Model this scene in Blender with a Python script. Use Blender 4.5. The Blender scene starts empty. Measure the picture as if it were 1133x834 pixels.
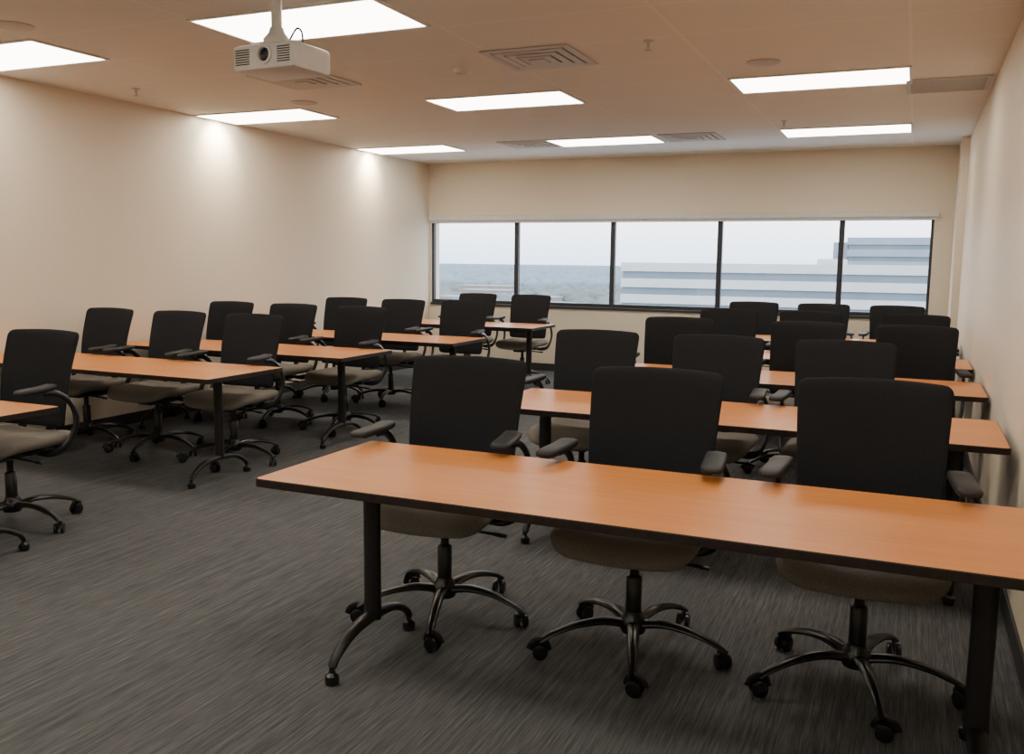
import bpy, bmesh, math, random
from mathutils import Vector, Matrix
random.seed(4)
S=bpy.context.scene
COL=S.collection
H=2.80; CAMH=1.48
XL=-6.30; XR=0.445; YB=11.42; YF=-2.6

# ---------------------------------------------------------------- materials
def mat(name,color=(.5,.5,.5),rough=.5,metal=0,spec=.5,build=None):
    m=bpy.data.materials.new(name); m.use_nodes=True
    nt=m.node_tree; b=nt.nodes['Principled BSDF']
    b.inputs['Base Color'].default_value=(*color,1)
    b.inputs['Roughness'].default_value=rough
    b.inputs['Metallic'].default_value=metal
    b.inputs['Specular IOR Level'].default_value=spec
    if build: build(nt,b)
    return m
def coords(nt,scale=(1,1,1),kind='Object'):
    tc=nt.nodes.new('ShaderNodeTexCoord'); mp=nt.nodes.new('ShaderNodeMapping')
    mp.inputs['Scale'].default_value=scale
    nt.links.new(tc.outputs[kind],mp.inputs['Vector']); return mp.outputs['Vector']
def noise(nt,vec,scale,detail=3,rough=.5):
    n=nt.nodes.new('ShaderNodeTexNoise'); n.inputs['Scale'].default_value=scale
    n.inputs['Detail'].default_value=detail; n.inputs['Roughness'].default_value=rough
    nt.links.new(vec,n.inputs['Vector']); return n.outputs['Fac']
def ramp(nt,fac,stops):
    r=nt.nodes.new('ShaderNodeValToRGB')
    while len(r.color_ramp.elements)<len(stops): r.color_ramp.elements.new(.5)
    for e,(p,c) in zip(r.color_ramp.elements,stops):
        e.position=p; e.color=(*c,1)
    nt.links.new(fac,r.inputs['Fac']); return r.outputs['Color']
def bump(nt,b,fac,strength,dist=.002):
    n=nt.nodes.new('ShaderNodeBump'); n.inputs['Strength'].default_value=strength
    n.inputs['Distance'].default_value=dist
    nt.links.new(fac,n.inputs['Height']); nt.links.new(n.outputs['Normal'],b.inputs['Normal'])
def math_(nt,op,a,b=None):
    n=nt.nodes.new('ShaderNodeMath'); n.operation=op
    for i,v in enumerate((a,b)):
        if v is None: continue
        if isinstance(v,(int,float)): n.inputs[i].default_value=v
        else: nt.links.new(v,n.inputs[i])
    return n.outputs[0]
def noisy(c1,c2,scale,bstr=0,stretch=(1,1,1),detail=3,lo=.35,hi=.65,bd=.002):
    def f(nt,b):
        v=coords(nt,stretch); fac=noise(nt,v,scale,detail)
        nt.links.new(ramp(nt,fac,[(lo,c1),(hi,c2)]),b.inputs['Base Color'])
        if bstr: bump(nt,b,fac,bstr,bd)
    return f
def carpet(nt,b):
    v=coords(nt,(1,1,1))
    a=noise(nt,coords(nt,(230,7,1)),1,3,.6)
    c=noise(nt,coords(nt,(80,.8,1)),1,2,.6)
    d=noise(nt,v,700,2)
    e=noise(nt,v,1.3,2)
    s=math_(nt,'ADD',math_(nt,'MULTIPLY',a,.43),math_(nt,'MULTIPLY',c,.25))
    s=math_(nt,'ADD',s,math_(nt,'MULTIPLY',d,.28))
    s=math_(nt,'ADD',s,math_(nt,'MULTIPLY',e,.04))
    col=ramp(nt,s,[(.38,(.046,.048,.051)),(.50,(.094,.096,.099)),(.64,(.172,.174,.177))])
    nt.links.new(col,b.inputs['Base Color']); bump(nt,b,s,.5,.004)
def ceilmat(nt,b):
    tc=nt.nodes.new('ShaderNodeTexCoord'); sx=nt.nodes.new('ShaderNodeSeparateXYZ')
    nt.links.new(tc.outputs['Object'],sx.inputs[0])
    def line(o,off,step):
        t=math_(nt,'ADD',o,-off+step*50); t=math_(nt,'DIVIDE',t,step); t=math_(nt,'FRACT',t)
        t=math_(nt,'SUBTRACT',t,.5); t=math_(nt,'ABSOLUTE',t)
        return math_(nt,'GREATER_THAN',t,.5-.009/step)
    l=math_(nt,'MAXIMUM',line(sx.outputs[0],-6.28,1.235),line(sx.outputs[1],4.12,.675))
    n=noise(nt,tc.outputs['Object'],90,4)
    base=ramp(nt,n,[(.3,(.74,.735,.70)),(.7,(.80,.795,.76))])
    mx=nt.nodes.new('ShaderNodeMixRGB'); nt.links.new(math_(nt,'MULTIPLY',l,.6),mx.inputs[0]); nt.links.new(base,mx.inputs[1])
    mx.inputs[2].default_value=(.87,.86,.82,1); nt.links.new(mx.outputs[0],b.inputs['Base Color'])
    bump(nt,b,math_(nt,'SUBTRACT',math_(nt,'MULTIPLY',n,.4),l),.25,.003)
def woodm(nt,b):
    a=noise(nt,coords(nt,(1.2,16,16)),2.2,5,.6)
    c=noise(nt,coords(nt,(.5,3,3)),2,2)
    s=math_(nt,'ADD',math_(nt,'MULTIPLY',a,.6),math_(nt,'MULTIPLY',c,.4))
    nt.links.new(ramp(nt,s,[(.35,(.53,.18,.036)),(.65,(.63,.235,.052))]),b.inputs['Base Color'])
def emis(name,c,s):
    m=bpy.data.materials.new(name); m.use_nodes=True; nt=m.node_tree
    b=nt.nodes['Principled BSDF']; b.inputs['Base Color'].default_value=(.8,.8,.8,1)
    b.inputs['Emission Color'].default_value=(*c,1); b.inputs['Emission Strength'].default_value=s
    return m
WALL=mat('wall_paint',rough=.6,spec=.3,build=noisy((.69,.61,.49),(.72,.635,.51),60,.08))
CEIL=mat('ceiling_tile',rough=.9,spec=.1,build=ceilmat)
CARP=mat('carpet',rough=1,spec=.05,build=carpet)
WOOD=mat('cherry_laminate',rough=.40,spec=.45,build=woodm)
EDGE=mat('dark_edge',rough=.6,spec=.25,build=noisy((.014,.009,.008),(.022,.014,.011),30))
FAB=mat('black_fabric',rough=.95,spec=.15,build=noisy((.010,.011,.013),(.024,.025,.029),520,.4))
SEATM=mat('taupe_fabric',rough=.95,spec=.1,build=noisy((.165,.15,.128),(.25,.23,.20),300,.4))
PLAS=mat('black_plastic',rough=.28,spec=.45,build=noisy((.006,.006,.007),(.010,.010,.011),80,.03))
PADP=mat('arm_pad_urethane',rough=.55,spec=.3,build=noisy((.012,.012,.013),(.018,.018,.02),120,.1))
LEGM=mat('dark_powder_coat',rough=.4,spec=.35,build=noisy((.012,.011,.011),(.018,.017,.017),120,.05))
BASEB=mat('baseboard_rubber',rough=.5,build=noisy((.02,.02,.022),(.03,.03,.032),50))
WHITEP=mat('white_plastic',rough=.4,build=noisy((.68,.67,.65),(.72,.71,.69),60))
VENT=mat('vent_metal',rough=.5,build=noisy((.50,.48,.44),(.54,.52,.48),40))
VDARK=mat('vent_dark',rough=.8,build=noisy((.05,.045,.04),(.08,.07,.06),40))
FRAME=mat('window_frame_metal',rough=.45,build=noisy((.02,.023,.03),(.03,.033,.04),50))
BLIND=mat('blind_metal',rough=.5,build=noisy((.60,.58,.55),(.66,.64,.61),30))
PANEL=emis('light_diffuser',(1,.92,.79),12.8)
def glassmat():
    m=bpy.data.materials.new('window_glass'); m.use_nodes=True; nt=m.node_tree; nt.nodes.clear()
    o=nt.nodes.new('ShaderNodeOutputMaterial'); mx=nt.nodes.new('ShaderNodeMixShader')
    t=nt.nodes.new('ShaderNodeBsdfTransparent'); g=nt.nodes.new('ShaderNodeBsdfGlossy')
    t.inputs[0].default_value=(.95,.97,.99,1); g.inputs['Roughness'].default_value=.02
    mx.inputs[0].default_value=.04
    nt.links.new(t.outputs[0],mx.inputs[1]); nt.links.new(g.outputs[0],mx.inputs[2]); nt.links.new(mx.outputs[0],o.inputs[0])
    return m
GLASS=glassmat()

# ---------------------------------------------------------------- mesh helpers
def mesh(name,bm,mats,smooth=False,angle=None):
    bmesh.ops.recalc_face_normals(bm,faces=bm.faces)
    me=bpy.data.meshes.new(name); bm.to_mesh(me); bm.free()
    for m in (mats if isinstance(mats,(list,tuple)) else [mats]): me.materials.append(m)
    if smooth:
        for p in me.polygons: p.use_smooth=True
        if angle: 
            try: me.set_sharp_from_angle(angle=math.radians(angle))
            except Exception: pass
    return me
def obj(name,me,parent=None,loc=(0,0,0),rot=(0,0,0)):
    o=bpy.data.objects.new(name,me); COL.objects.link(o); o.location=loc; o.rotation_euler=rot
    if parent: o.parent=parent
    return o
def box(bm,x0,x1,y0,y1,z0,z1,bev=0,mi=0):
    vs=[bm.verts.new((x,y,z)) for x in (x0,x1) for y in (y0,y1) for z in (z0,z1)]
    idx=[(0,1,3,2),(4,6,7,5),(0,4,5,1),(2,3,7,6),(0,2,6,4),(1,5,7,3)]
    fs=[bm.faces.new([vs[i] for i in f]) for f in idx]
    for f in fs: f.material_index=mi
    if bev:
        es=list({e for f in fs for e in f.edges})
        r=bmesh.ops.bevel(bm,geom=es,offset=bev,segments=2,profile=.5,affect='EDGES')
        for f in r['faces']: f.material_index=mi
def lathe(bm,prof,seg=20,c=(0,0,0),axis='z'):
    rings=[]
    for r,z in prof:
        ring=[]
        for i in range(seg):
            a=2*math.pi*i/seg; p=(r*math.cos(a),r*math.sin(a),z)
            if axis=='x': p=(p[2],p[0],p[1])
            if axis=='y': p=(p[0],p[2],p[1])
            ring.append(bm.verts.new((p[0]+c[0],p[1]+c[1],p[2]+c[2])))
        rings.append(ring)
    for a,b in zip(rings,rings[1:]):
        for i in range(seg): bm.faces.new((a[i],a[(i+1)%seg],b[(i+1)%seg],b[i]))
    bm.faces.new(rings[0]); bm.faces.new(rings[-1])
def smoothpath(pts,n=6):
    P=[Vector(p) for p in pts]; out=[]
    for i in range(len(P)-1):
        p0=P[max(i-1,0)];p1=P[i];p2=P[i+1];p3=P[min(i+2,len(P)-1)]
        for k in range(n):
            t=k/n
            out.append(.5*((2*p1)+(p2-p0)*t+(2*p0-5*p1+4*p2-p3)*t*t+(3*p1-p0-3*p2+p3)*t**3))
    out.append(P[-1]); return out
def tube(bm,pts,ra,rb=None,seg=10,up=(0,0,1),n=6):
    k=len(pts)
    if not isinstance(ra,(list,tuple)): ra=[ra]*k
    if rb is None: rb=ra
    if not isinstance(rb,(list,tuple)): rb=[rb]*k
    P=smoothpath(pts,n); N=len(P); rings=[]
    for i,p in enumerate(P):
        t=(P[min(i+1,N-1)]-P[max(i-1,0)]).normalized()
        s=t.cross(Vector(up)); s=s.normalized() if s.length>1e-4 else Vector((1,0,0))
        u=s.cross(t).normalized()
        f=i/n; j=min(int(f),k-2); w=f-j
        a=ra[j]*(1-w)+ra[j+1]*w; b=rb[j]*(1-w)+rb[j+1]*w
        rings.append([bm.verts.new(p+s*a*math.cos(2*math.pi*q/seg)+u*b*math.sin(2*math.pi*q/seg)) for q in range(seg)])
    for A,B in zip(rings,rings[1:]):
        for i in range(seg): bm.faces.new((A[i],A[(i+1)%seg],B[(i+1)%seg],B[i]))
    bm.faces.new(rings[0]); bm.faces.new(rings[-1])
def pad(bm,a,b,r,T,deform,n=18):
    def sp(i):
        t=-1+2*i/n
        return math.copysign(1-(1-abs(t))**1.7,t)
    G={}
    for side in (1,-1):
        for i in range(n+1):
            for j in range(n+1):
                u,v=sp(i),sp(j); m=max(abs(u),abs(v))
                if m>.9999 and side==-1: G[side,i,j]=G[1,i,j]; continue
                x,y=u*a,v*b; qx,qy=abs(x)-(a-r),abs(y)-(b-r)
                if qx>0 and qy>0:
                    L=math.hypot(qx,qy); s=max(qx,qy)/L
                    x=math.copysign(a-r+qx*s,x); y=math.copysign(b-r+qy*s,y)
                h=T*side*max(0,(1-m**7))**.5
                G[side,i,j]=bm.verts.new(deform(x,y,h))
    for side in (1,-1):
        for i in range(n):
            for j in range(n):
                q=[G[side,i,j],G[side,i+1,j],G[side,i+1,j+1],G[side,i,j+1]]
                try: bm.faces.new(q)
                except ValueError: pass
def struct(name,boxes,m,bev=0):
    bm=bmesh.new()
    for b in boxes: box(bm,*b,bev=bev)
    o=obj(name,mesh(name,bm,m)); o['kind']='structure'; return o

# ---------------------------------------------------------------- room shell
T=.15
WX0,WX1,WZ0,WZ1=-6.27,.17,.88,2.03
struct('floor',[(XL-T,XR+T,YF-T,YB+T,-.1,0)],CARP)
struct('ceiling',[(XL-T,XR+T,YF-T,YB+T,H,H+.1)],CEIL)
struct('wall_left',[(XL-T,XL,YF,YB,0,H)],WALL)
struct('wall_right',[(XR,XR+T,YF,YB,0,H)],WALL)
struct('wall_front',[(XL-T,XR+T,YF-T,YF,0,H)],WALL)
struct('wall_back',[(XL-T,XR+T,YB,YB+.25,0,WZ0),(XL-T,XR+T,YB,YB+.25,WZ1,H),
                    (XL-T,WX0,YB,YB+.25,WZ0,WZ1),(WX1,XR+T,YB,YB+.25,WZ0,WZ1)],WALL)
struct('trim_1',[(XR-.075,XR,10.68,YB,0,H)],WALL)
struct('trim_2',[(WX0,WX1,YB-.025,YB+.10,WZ0-.03,WZ0)],FRAME,.004)
struct('baseboard_left',[(XL,XL+.012,YF,YB,0,.10)],BASEB,.002)
struct('baseboard_back',[(XL+.012,XR-.09,YB-.012,YB,0,.10)],BASEB,.002)
struct('baseboard_right',[(XR-.012,XR,YF,10.68,0,.10)],BASEB,.002)
struct('baseboard_front',[(XL+.012,XR-.012,YF,YF+.012,0,.10)],BASEB,.002)
mull=[WX0,-4.97,-3.61,-2.23,-.81,WX1]
for i in range(5):
    x0,x1=mull[i],mull[i+1]; w=.030; y0,y1=YB+.03,YB+.09
    bm=bmesh.new()
    box(bm,x0,x0+w,y0,y1,WZ0,WZ1); box(bm,x1-w,x1,y0,y1,WZ0,WZ1)
    box(bm,x0+w,x1-w,y0,y1,WZ0,WZ0+.045); box(bm,x0+w,x1-w,y0,y1,WZ1-.045,WZ1)
    box(bm,x0+w,x1-w,y0+.028,y0+.034,WZ0+.045,WZ1-.045,mi=1)
    o=obj('window_%d'%(i+1),mesh('window',bm,[FRAME,GLASS])); o['kind']='structure'

def thing(o,label,cat,group=None):
    o['label']=label; o['category']=cat
    if group: o['group']=group
def empty(name,loc=(0,0,0),rot=0):
    o=bpy.data.objects.new(name,None); COL.objects.link(o); o.location=loc; o.rotation_euler=(0,0,rot)
    o.empty_display_size=.1; return o
def spawn(parts,name,loc,rot=0):
    r=empty(name,loc,rot)
    def rec(par,pl):
        for nm,me,l,ro,ch in pl:
            o=obj(nm,me,par,l,ro); rec(o,ch)
    rec(r,parts); return r
def duplicate(root,loc,rot=0):
    def cp(o,par):
        c=o.copy(); COL.objects.link(c)
        if par is not None: c.parent=par
        for ch in list(o.children): cp(ch,c)
        return c
    c=cp(root,None); c.location=loc; c.rotation_euler=(0,0,rot); return c

# blind
b=empty('roller_blind',(0,YB,WZ1))
bm=bmesh.new(); box(bm,WX0,WX1+.04,-.075,-.002,-.012,.05,.006); obj('cassette',mesh('cassette',bm,BLIND),b)
bm=bmesh.new(); box(bm,WX0+.02,WX1+.02,-.045,-.025,-.045,-.014,.004); obj('hem_bar',mesh('hem_bar',bm,BLIND),b)
thing(b,'rolled-up light grey roller blind above the long window','window blind')

# ---------------------------------------------------------------- chair
def seatdef(x,y,h):
    z=.470+h
    z+= -.035*max(0,(-y-.12)/.14)**2 + .022*(x/.27)**2
    return (x,y-.015,z)
bm=bmesh.new(); pad(bm,.27,.262,.10,.042,seatdef,20); SEAT=mesh('seat',bm,SEATM,True)
def backdef(x,y,h):
    s=(y+.27)/.54
    w=.90+.105*s
    yy=.20+.115*s-.02*math.sin(s*math.pi) - .045*(x/.26)**2
    return (x*w, yy-h, .535+.52*s+ .008*(1-(x/.26)**2)*(1 if s>.5 else -1)*abs(2*s-1))
bm=bmesh.new(); pad(bm,.265,.27,.034,.018,backdef,24); BACK=mesh('backrest',bm,FAB,True)
bm=bmesh.new()
tube(bm,[(0,.05,.40),(0,.20,.405),(0,.275,.47),(0,.285,.60),(0,.315,.80)],[.035,.035,.032,.035,.03],[.014,.014,.012,.010,.008],12,up=(1,0,0))
SPINE=mesh('back_support',bm,PLAS,True)
bm=bmesh.new()
box(bm,-.07,.07,-.13,.12,.380,.425,.012); box(bm,-.19,.19,-.03,.05,.41,.435,.008)
MECH=mesh('seat_mechanism',bm,PLAS)
bm=bmesh.new()
lathe(bm,[(.028,.13),(.030,.14),(.030,.30),(.026,.305),(.018,.31),(.018,.385)],18)
CYL=mesh('gas_column',bm,PLAS,True,40)
bm=bmesh.new()
tube(bm,[(.05,-.04,.400),(.16,-.05,.395),(.24,-.05,.390)],.006,seg=8); tube(bm,[(.23,-.05,.391),(.262,-.05,.389),(.29,-.05,.387)],[.008,.014,.011],[.006,.009,.007],seg=10)
LEVER=mesh('lever',bm,PLAS,True)
def arm(sgn):
    bm=bmesh.new()
    tube(bm,[(sgn*.12,.03,.423),(sgn*.24,.05,.418),(sgn*.298,.10,.450),(sgn*.314,.165,.56),(sgn*.309,.15,.67),(sgn*.302,.07,.742),(sgn*.297,-.02,.760)],
         [.022,.022,.02,.018,.018,.018,.02],[.010,.010,.011,.012,.012,.010,.008],12,up=(sgn,0,.2))
    return mesh('armrest',bm,PLAS,True)
ARM={1:arm(1),-1:arm(-1)}
def armpad(sgn):
    bm=bmesh.new()
    pad(bm,.040,.130,.036,.014,lambda x,y,h:(sgn*.293+x-sgn*.02*((y)/.13)*.6,-.068+y,.779+h+.012*(y/.13)**2*(1 if y>0 else -.3)),12)
    return mesh('arm_pad',bm,PADP,True)
PADM={1:armpad(1),-1:armpad(-1)}
R=.350
bm=bmesh.new()
lathe(bm,[(.045,.085),(.052,.10),(.050,.135),(.036,.150),(.032,.165)],20)
for k in range(5):
    a=math.radians(72*k); c,s=math.cos(a),math.sin(a)
    tube(bm,[(c*r,s*r,z) for r,z in [(.03,.118),(.12,.132),(.22,.122),(.31,.094),(R+.012,.066)]],[.028,.024,.020,.017,.015],[.018,.016,.013,.011,.008],10)
STAR=mesh('star_base',bm,PLAS,True,50)
bm=bmesh.new()
for sx in (-1,1):
    x0=sx*.008; x1=sx*.027
    lathe(bm,[(.020,x0),(.029,x0+sx*.002),(.030,x0+sx*.008),(.028,x1-sx*.003),(.018,x1)],16,(0,.012,.030),'x')
tube(bm,[(0,-.014,.030),(0,-.006,.056),(0,.014,.064),(0,.034,.056),(0,.044,.034)],[.020]*5,[.004]*5,8,up=(1,0,0))
lathe(bm,[(.008,.045),(.008,.075)],8)
CAST=mesh('caster',bm,PLAS,True,50)
def build_chair(loc,phase=-3):
    ch=[]
    for k in range(5):
        a=math.radians(72*k)
        ch.append(('caster',CAST,(R*math.cos(a),R*math.sin(a),0),(0,0,a+1.3*k+.7),[]))
    parts=[('seat',SEAT,(0,0,0),(0,0,0),[('seat_mechanism',MECH,(0,0,0),(0,0,0),[]),('lever',LEVER,(0,0,0),(0,0,0),[])]),
      ('backrest',BACK,(0,0,0),(0,0,0),[('back_support',SPINE,(0,0,0),(0,0,0),[])]),
      ('armrest',ARM[1],(0,0,0),(0,0,0),[('arm_pad',PADM[1],(0,0,0),(0,0,0),[])]),
      ('armrest',ARM[-1],(0,0,0),(0,0,0),[('arm_pad',PADM[-1],(0,0,0),(0,0,0),[])]),
      ('gas_column',CYL,(0,0,0),(0,0,0),[]),
      ('star_base',STAR,(0,0,0),(0,0,math.radians(phase)),ch)]
    return spawn(parts,'office_chair',loc)
LEN,DEP,TOP=2.44,.74,.735
chairs=[
 (-1.72,3.25,4),(-.90,3.23,1),(-.105,3.275,1),
 (-1.75,5.04,1),(-1.02,5.04,-1),(-.32,5.04,0),
 (-1.62,6.65,2),(-.69,6.65,-2),(.04,6.65,0),
 (-1.53,8.20,1),(-.81,8.20,2),(.03,8.20,-2),
 (-1.58,9.93,1),(-.86,9.93,0),(-.14,9.93,0),
 (-4.46,3.36,3),
 (-5.94,5.17,-2),(-5.20,5.17,0),(-4.47,5.17,2),
 (-5.945,6.63,0),(-5.225,6.63,0),(-4.46,6.58,-2),
 (-5.63,8.10,1),(-4.91,8.08,0),(-4.18,8.08,2),
 (-5.05,10.17,0),(-4.32,10.17,0)]
proto=None
for i,(x,y,r) in enumerate(chairs):
    if proto is None: proto=o=build_chair((x,y,0)); o.rotation_euler=(0,0,math.radians(r))
    else: o=duplicate(proto,(x,y,0),math.radians(r))
    thing(o,'black rolling task chair with taupe seat, tucked behind a table','chair','task chairs at the training tables')

# ---------------------------------------------------------------- table
def outline(x0,x1,y0,y1,r,n=5):
    pts=[]
    for cx,cy,a0 in ((x1-r,y1-r,0),(x0+r,y1-r,90),(x0+r,y0+r,180),(x1-r,y0+r,270)):
        for k in range(n+1):
            a=math.radians(a0+90*k/n); pts.append((cx+r*math.cos(a),cy+r*math.sin(a)))
    return pts
bm=bmesh.new()
tube(bm,[(0,0,.145),(0,0,.4),(0,0,TOP-.04)],.034,.024,16,up=(0,1,0),n=2)
tube(bm,[(0,-.265,.060),(0,-.235,.095),(0,-.14,.142),(0,0,.158),(0,.14,.142),(0,.235,.095),(0,.265,.060)],[.017,.020,.025,.030,.025,.020,.017],[.011,.013,.017,.022,.017,.013,.011],12)
box(bm,-.045,.045,-.27,.27,TOP-.042,TOP-.0305,.003)
TLEG=mesh('leg',bm,LEGM,True,45)
bm=bmesh.new()
lathe(bm,[(.012,0),(.024,.004),(.026,.02),(.024,.034),(.012,.044),(.010,.062)],14)
FOOTC=mesh('foot_glide',bm,PLAS,True,40)
def table_parts(ln,inl,inr):
    bm=bmesh.new()
    levels=[(TOP-.030,.006),(TOP-.027,0),(TOP-.003,0),(TOP-.0008,.0015),(TOP,.004)]
    rings=[]
    for z,ins in levels:
        rings.append([bm.verts.new((x,y,z)) for x,y in outline(ins,ln-ins,ins,DEP-ins,.018)])
    for A,B in zip(rings,rings[1:]):
        for i in range(len(A)):
            f=bm.faces.new((A[i],A[(i+1)%len(A)],B[(i+1)%len(A)],B[i])); f.material_index=1
    f=bm.faces.new(rings[-1]); f.material_index=0
    f=bm.faces.new(rings[0]); f.material_index=1
    top=mesh('tabletop',bm,[WOOD,EDGE])
    bm=bmesh.new(); box(bm,inl+.04,ln-inr-.04,DEP/2-.02,DEP/2+.02,TOP-.075,TOP-.0305,.005)
    beam=mesh('crossbar',bm,LEGM)
    gl=[('foot_glide',FOOTC,(0,-.266,0),(0,0,0),[]),('foot_glide',FOOTC,(0,.266,0),(0,0,0),[])]
    return [('tabletop',top,(0,0,0),(0,0,0),[]),('crossbar',beam,(0,0,0),(0,0,0),[]),
            ('leg',TLEG,(inl,DEP/2,0),(0,0,0),gl),('leg',TLEG,(ln-inr,DEP/2,0),(0,0,0),gl)]
tl='long cherry laminate training table with dark edge and black legs'
for ln,inl,inr,places in (
    (LEN,.235,.185,[(-2.015,2.42),(-2.03,4.19),(-2.01,5.78),(-2.01,7.31),(-2.03,9.04),(-6.285,2.45),(-6.18,7.20),(-6.28,9.30)]),
    (2.365,.235,.255,[(-6.285,4.31),(-6.265,5.71)])):
    tp=None
    for x,y in places:
        if tp is None: tp=o=spawn(table_parts(ln,inl,inr),'training_table',(x,y,0))
        else: o=duplicate(tp,(x,y,0))
        thing(o,tl,'table','training tables in rows')

# ---------------------------------------------------------------- ceiling fixtures
lw,ld=1.22,.61
bm=bmesh.new()
for a in ((0,lw,0,.018),(0,lw,ld-.018,ld),(0,.018,.018,ld-.018),(lw-.018,lw,.018,ld-.018)): box(bm,*a,-.012,0)
LFR=mesh('light_frame',bm,WHITEP)
bm=bmesh.new(); box(bm,.018,lw-.018,.018,ld-.018,-.008,0); LPN=mesh('diffuser_panel',bm,PANEL)
lp=None
for yy in (-1.28,1.42,4.12,6.82,9.52):
    for xx in (XL+.02,-3.82,-1.32):
        y2=yy-.16 if (yy==4.12 and xx==-1.32) else yy
        if lp is None: lp=o=spawn([('light_frame',LFR,(0,0,0),(0,0,0),[]),('diffuser_panel',LPN,(0,0,0),(0,0,0),[])],'ceiling_light',(xx,y2,H))
        else: o=duplicate(lp,(xx,y2,H))
        thing(o,'lit rectangular flat panel light recessed in tile ceiling','ceiling light','panel lights in the ceiling')
for k,yy in enumerate((7.15,9.86)):  # added spots with no fixture, to brighten scallops on the left wall
    L=bpy.data.lights.new('added_scallop_spot','SPOT'); L.energy=85; L.color=(1,.84,.55); L.spot_size=math.radians(100); L.spot_blend=1; L.shadow_soft_size=.03
    o=bpy.data.objects.new('added_scallop_spot',L); COL.objects.link(o)
    o.rotation_euler=Vector((-1,0,-.85)).to_track_quat('-Z','Y').to_euler()
    o.location=(XL+.22,yy,2.77)
bm=bmesh.new()
for k,(a,z) in enumerate([(.30,0),(.235,-.004),(.17,-.008),(.105,-.012)]):
    w=.05
    for q in ((-a,a,-a,-a+w),(-a,a,a-w,a),(-a,-a+w,-a+w,a-w),(a-w,a,-a+w,a-w)): box(bm,*q,z-.010,z-.003)
box(bm,-.055,.055,-.055,.055,-.03,-.014)
VFR=mesh('vent_louvre',bm,VENT)
bm=bmesh.new(); box(bm,-.29,.29,-.29,.29,-.003,0); VBK=mesh('vent_duct',bm,VDARK)
for k,(x,y) in enumerate([(-2.33,5.72),(-4.25,5.80),(-2.25,9.82),(-4.10,9.82)]):
    o=spawn([('louvre',VFR,(0,0,0),(0,0,0),[]),('duct_opening',VBK,(0,0,0),(0,0,0),[])],'air_vent',(x,y,H))
    thing(o,'square stepped-cone ceiling air diffuser in painted metal','air vent','ceiling air diffusers')
bm=bmesh.new(); a=.28
for q in ((-a,a,-a,-a+.03),(-a,a,a-.03,a),(-a,-a+.03,-a+.03,a-.03),(a-.03,a,-a+.03,a-.03)): box(bm,*q,-.012,0)
for k in range(18):
    yy=-a+.045+k*.029; box(bm,-a+.03,a-.03,yy,yy+.014,-.010,-.004)
o=empty('return_grille',(.14,7.60,H)); obj('slatted_face',mesh('slatted_face',bm,VENT),o)
bm=bmesh.new(); box(bm,-.25,.25,-.25,.25,-.003,0); obj('duct_opening',mesh('duct_opening',bm,VDARK),o)
thing(o,'square slatted return air grille in the ceiling','air vent')
bm=bmesh.new(); lathe(bm,[(.11,0),(.11,-.006),(.10,-.010),(.02,-.012)],28); SPK=mesh('speaker_grille',bm,VENT,True,40)
for x,y in [(-1.0,6.37),(-4.87,6.62),(-4.87,3.86)]:
    o=empty('ceiling_speaker',(x,y,H)); obj('grille',SPK,o); thing(o,'round flush ceiling speaker with pale perforated grille','speaker','round ceiling speakers')
bm=bmesh.new(); lathe(bm,[(.065,0),(.065,-.015),(.055,-.035),(.03,-.045),(.012,-.047)],24)
o=empty('smoke_detector',(-2.97,5.86,H)); obj('housing',mesh('housing',bm,WHITEP,True,40),o); thing(o,'round white smoke detector on the ceiling','smoke detector')
bm=bmesh.new(); lathe(bm,[(.032,0),(.03,-.006),(.010,-.010),(.009,-.035),(.006,-.04),(.006,-.052),(.022,-.055),(.022,-.058)],16)
SPR=mesh('sprinkler_head',bm,VENT,True,40)
for x,y in [(-1.55,5.53),(-5.75,5.62),(-1.2,9.0)]:
    o=empty('fire_sprinkler',(x,y,H)); obj('sprinkler_head',SPR,o); thing(o,'small white pendant fire sprinkler on the ceiling','sprinkler','fire sprinklers in the ceiling')

# ---------------------------------------------------------------- projector
PZ=2.425
pj=empty('ceiling_projector',(-2.875,3.74,PZ),math.radians(-3))
bm=bmesh.new(); box(bm,-.190,.190,-.14,.14,-.062,.062,.022); body=obj('projector_body',mesh('projector_body',bm,WHITEP,True,30),pj)
for x0,x1 in ((-.165,-.08),(.09,.165)):
    bm=bmesh.new()
    for k in range(7): box(bm,x0,x1,-.1425,-.139,-.034+k*.011,-.029+k*.011)
    obj('vent_slots',mesh('vent_slots',bm,VDARK),body)
bm=bmesh.new(); lathe(bm,[(.044,-.139),(.044,-.150),(.034,-.152),(.032,-.142)],24,(.015,0,.005),'y'); obj('lens_ring',mesh('lens_ring',bm,WHITEP,True,40),body)
bm=bmesh.new(); lathe(bm,[(.031,-.142),(.026,-.147),(.012,-.149)],24,(.015,0,.005),'y'); obj('lens',mesh('lens',bm,PLAS,True),body)
bm=bmesh.new(); lathe(bm,[(.026,.12),(.026,H-PZ-.014)],16,(-.03,0,0)); lathe(bm,[(.07,H-PZ-.014),(.07,H-PZ)],24,(-.03,0,0))
obj('pole',mesh('pole',bm,WHITEP,True,40),pj)
bm=bmesh.new(); lathe(bm,[(.065,.082),(.065,.105),(.04,.135),(.032,.16)],18,(-.03,0,0)); box(bm,-.14,.08,-.07,.07,.076,.086,.003)
for sx,sy in ((-.13,-.06),(-.13,.06),(.07,-.06),(.07,.06)): box(bm,sx-.010,sx+.010,sy-.010,sy+.010,.055,.08)
obj('mount_bracket',mesh('mount_bracket',bm,WHITEP,True,30),pj)
bm=bmesh.new(); tube(bm,[(.02,.02,.086),(.05,.05,.16),(.10,.03,.13),(.11,.02,.06)],.005,seg=8); obj('cable',mesh('cable',bm,PLAS,True),pj)
thing(pj,'white projector hanging from the ceiling on a pole','projector')

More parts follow.
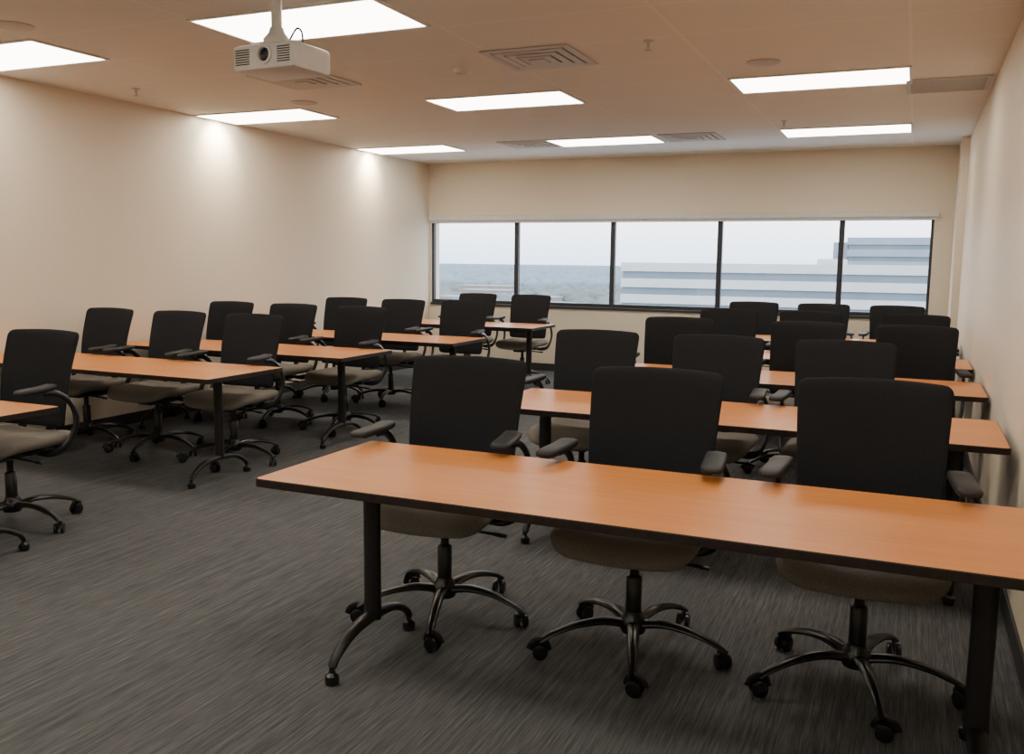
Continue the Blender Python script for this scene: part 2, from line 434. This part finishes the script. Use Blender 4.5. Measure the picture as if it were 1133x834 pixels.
# ---------------------------------------------------------------- outside
GZ=-36
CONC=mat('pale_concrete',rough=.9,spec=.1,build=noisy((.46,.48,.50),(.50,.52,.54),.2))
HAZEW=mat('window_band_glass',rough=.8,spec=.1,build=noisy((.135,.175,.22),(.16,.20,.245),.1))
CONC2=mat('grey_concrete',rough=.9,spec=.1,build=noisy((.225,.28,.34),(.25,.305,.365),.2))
def groundm(nt,b):
    tc=nt.nodes.new('ShaderNodeTexCoord'); sx=nt.nodes.new('ShaderNodeSeparateXYZ'); nt.links.new(tc.outputs['Object'],sx.inputs[0])
    n=noise(nt,coords(nt,(.03,.012,1)),1,6,.7)
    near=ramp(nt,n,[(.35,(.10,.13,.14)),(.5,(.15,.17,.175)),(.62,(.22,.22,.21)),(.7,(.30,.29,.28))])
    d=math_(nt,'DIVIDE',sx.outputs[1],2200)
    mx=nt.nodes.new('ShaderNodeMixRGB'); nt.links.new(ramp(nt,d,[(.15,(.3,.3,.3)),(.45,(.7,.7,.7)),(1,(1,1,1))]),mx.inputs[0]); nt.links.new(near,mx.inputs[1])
    mx.inputs[2].default_value=(.17,.22,.275,1); nt.links.new(mx.outputs[0],b.inputs['Base Color'])  # aerial haze painted in: ground colour blends to blue-grey with distance
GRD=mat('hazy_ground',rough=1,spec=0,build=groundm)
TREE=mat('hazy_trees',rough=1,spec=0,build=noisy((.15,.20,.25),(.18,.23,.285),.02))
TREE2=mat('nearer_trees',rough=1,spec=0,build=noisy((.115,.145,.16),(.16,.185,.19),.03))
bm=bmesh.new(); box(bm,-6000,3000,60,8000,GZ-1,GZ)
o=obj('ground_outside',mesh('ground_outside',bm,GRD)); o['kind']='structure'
def building(x0,x1,y0,y1,z1,fl,cm,label,roof=None,wf=.52):
    r=empty('office_building',((x0+x1)/2,y0,GZ)); hw=(x1-x0)/2; hgt=z1-GZ
    bm=bmesh.new(); z=hgt
    while z>0:
        zz=max(z-fl*wf,0); box(bm,-hw,hw,0,y1-y0,zz,z); z-=fl
    obj('concrete_bands',mesh('concrete_bands',bm,cm),r)
    bm=bmesh.new(); box(bm,-hw+.4,hw-.4,.4,y1-y0-.4,0,hgt-.5); obj('window_bands',mesh('window_bands',bm,HAZEW),r)
    if roof:
        bm=bmesh.new(); 
        for q in roof: box(bm,*q)
        obj('rooftop_plant',mesh('rooftop_plant',bm,cm),r)
    thing(r,label,'building')
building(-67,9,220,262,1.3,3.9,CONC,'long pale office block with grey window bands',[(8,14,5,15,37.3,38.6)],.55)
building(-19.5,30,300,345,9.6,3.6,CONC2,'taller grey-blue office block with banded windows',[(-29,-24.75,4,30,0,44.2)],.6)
def trees(name,n,y0,y1,s0,s1,mt,label,seed,cond=None):
    random.seed(seed); bm=bmesh.new()
    for k in range(n):
        y=random.uniform(y0,y1); x=-y*random.uniform(.20,.60); s=random.uniform(s0,s1)
        if cond and cond(x,y): continue
        bmesh.ops.create_icosphere(bm,subdivisions=1,radius=s,matrix=Matrix.Translation((x,y,GZ+s*.3))@Matrix.Diagonal((1.8,1.3,1.2,1)))
    o=obj(name,mesh(name,bm,mt,True)); o['kind']='stuff'; thing(o,label,'trees')
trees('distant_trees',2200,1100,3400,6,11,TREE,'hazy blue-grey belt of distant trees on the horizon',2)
LB=[(-330,640,30,8,20),(-290,700,40,7,20),(-380,800,50,8,20),(-240,620,26,6,20),(-430,900,60,9,25),(-300,560,34,7,18)]
def clash(x,y):
    return any(abs(x-a)<w/2+22 and -22<y-b_<d+22 for a,b_,w,h,d in LB)
trees('wooded_blocks',620,520,1080,4,7,TREE2,'dull green leafy trees between low distant buildings',7,clash)
BRK=mat('brick_haze',rough=.9,spec=.1,build=noisy((.27,.21,.19),(.31,.25,.23),.3))
for k,(x,y,w,h,d) in enumerate(LB):
    r=empty('low_building',(x,y,GZ)); bm=bmesh.new(); box(bm,-w/2,w/2,0,d,0,h)
    obj('walls',mesh('walls',bm,BRK),r)
    bm=bmesh.new(); box(bm,-w/2-.5,w/2+.5,-.5,d+.5,h,h+1); obj('roof',mesh('roof',bm,CONC2),r)
    thing(r,'distant low flat-roofed brick building in haze','building','low distant buildings')

# ---------------------------------------------------------------- world
w=bpy.data.worlds.new('overcast_sky'); S.world=w; w.use_nodes=True; nt=w.node_tree
bg=nt.nodes['Background']; tc=nt.nodes.new('ShaderNodeTexCoord'); sx=nt.nodes.new('ShaderNodeSeparateXYZ')
nt.links.new(tc.outputs['Generated'],sx.inputs[0])
nt.links.new(ramp(nt,sx.outputs[2],[(0,(.60,.71,.85)),(.035,(.86,.90,.96)),(.08,(1,.99,.98)),(.3,(1,1,1))]),bg.inputs['Color'])
bg.inputs['Strength'].default_value=5.4

# ---------------------------------------------------------------- camera
f=1007.0
D=Vector((446,124,-f)).normalized()
X=Vector((2316,-155,f)); X=(X-D*X.dot(D)).normalized()
U=X.cross(D)
M=Matrix((X,D,U)).to_4x4(); M.translation=Vector((0,0,CAMH))
cam=bpy.data.cameras.new('camera'); co=bpy.data.objects.new('camera',cam); COL.objects.link(co)
co.matrix_world=M; cam.sensor_width=36; cam.lens=36*f/1133; cam.clip_start=.02; cam.clip_end=9000
S.camera=co
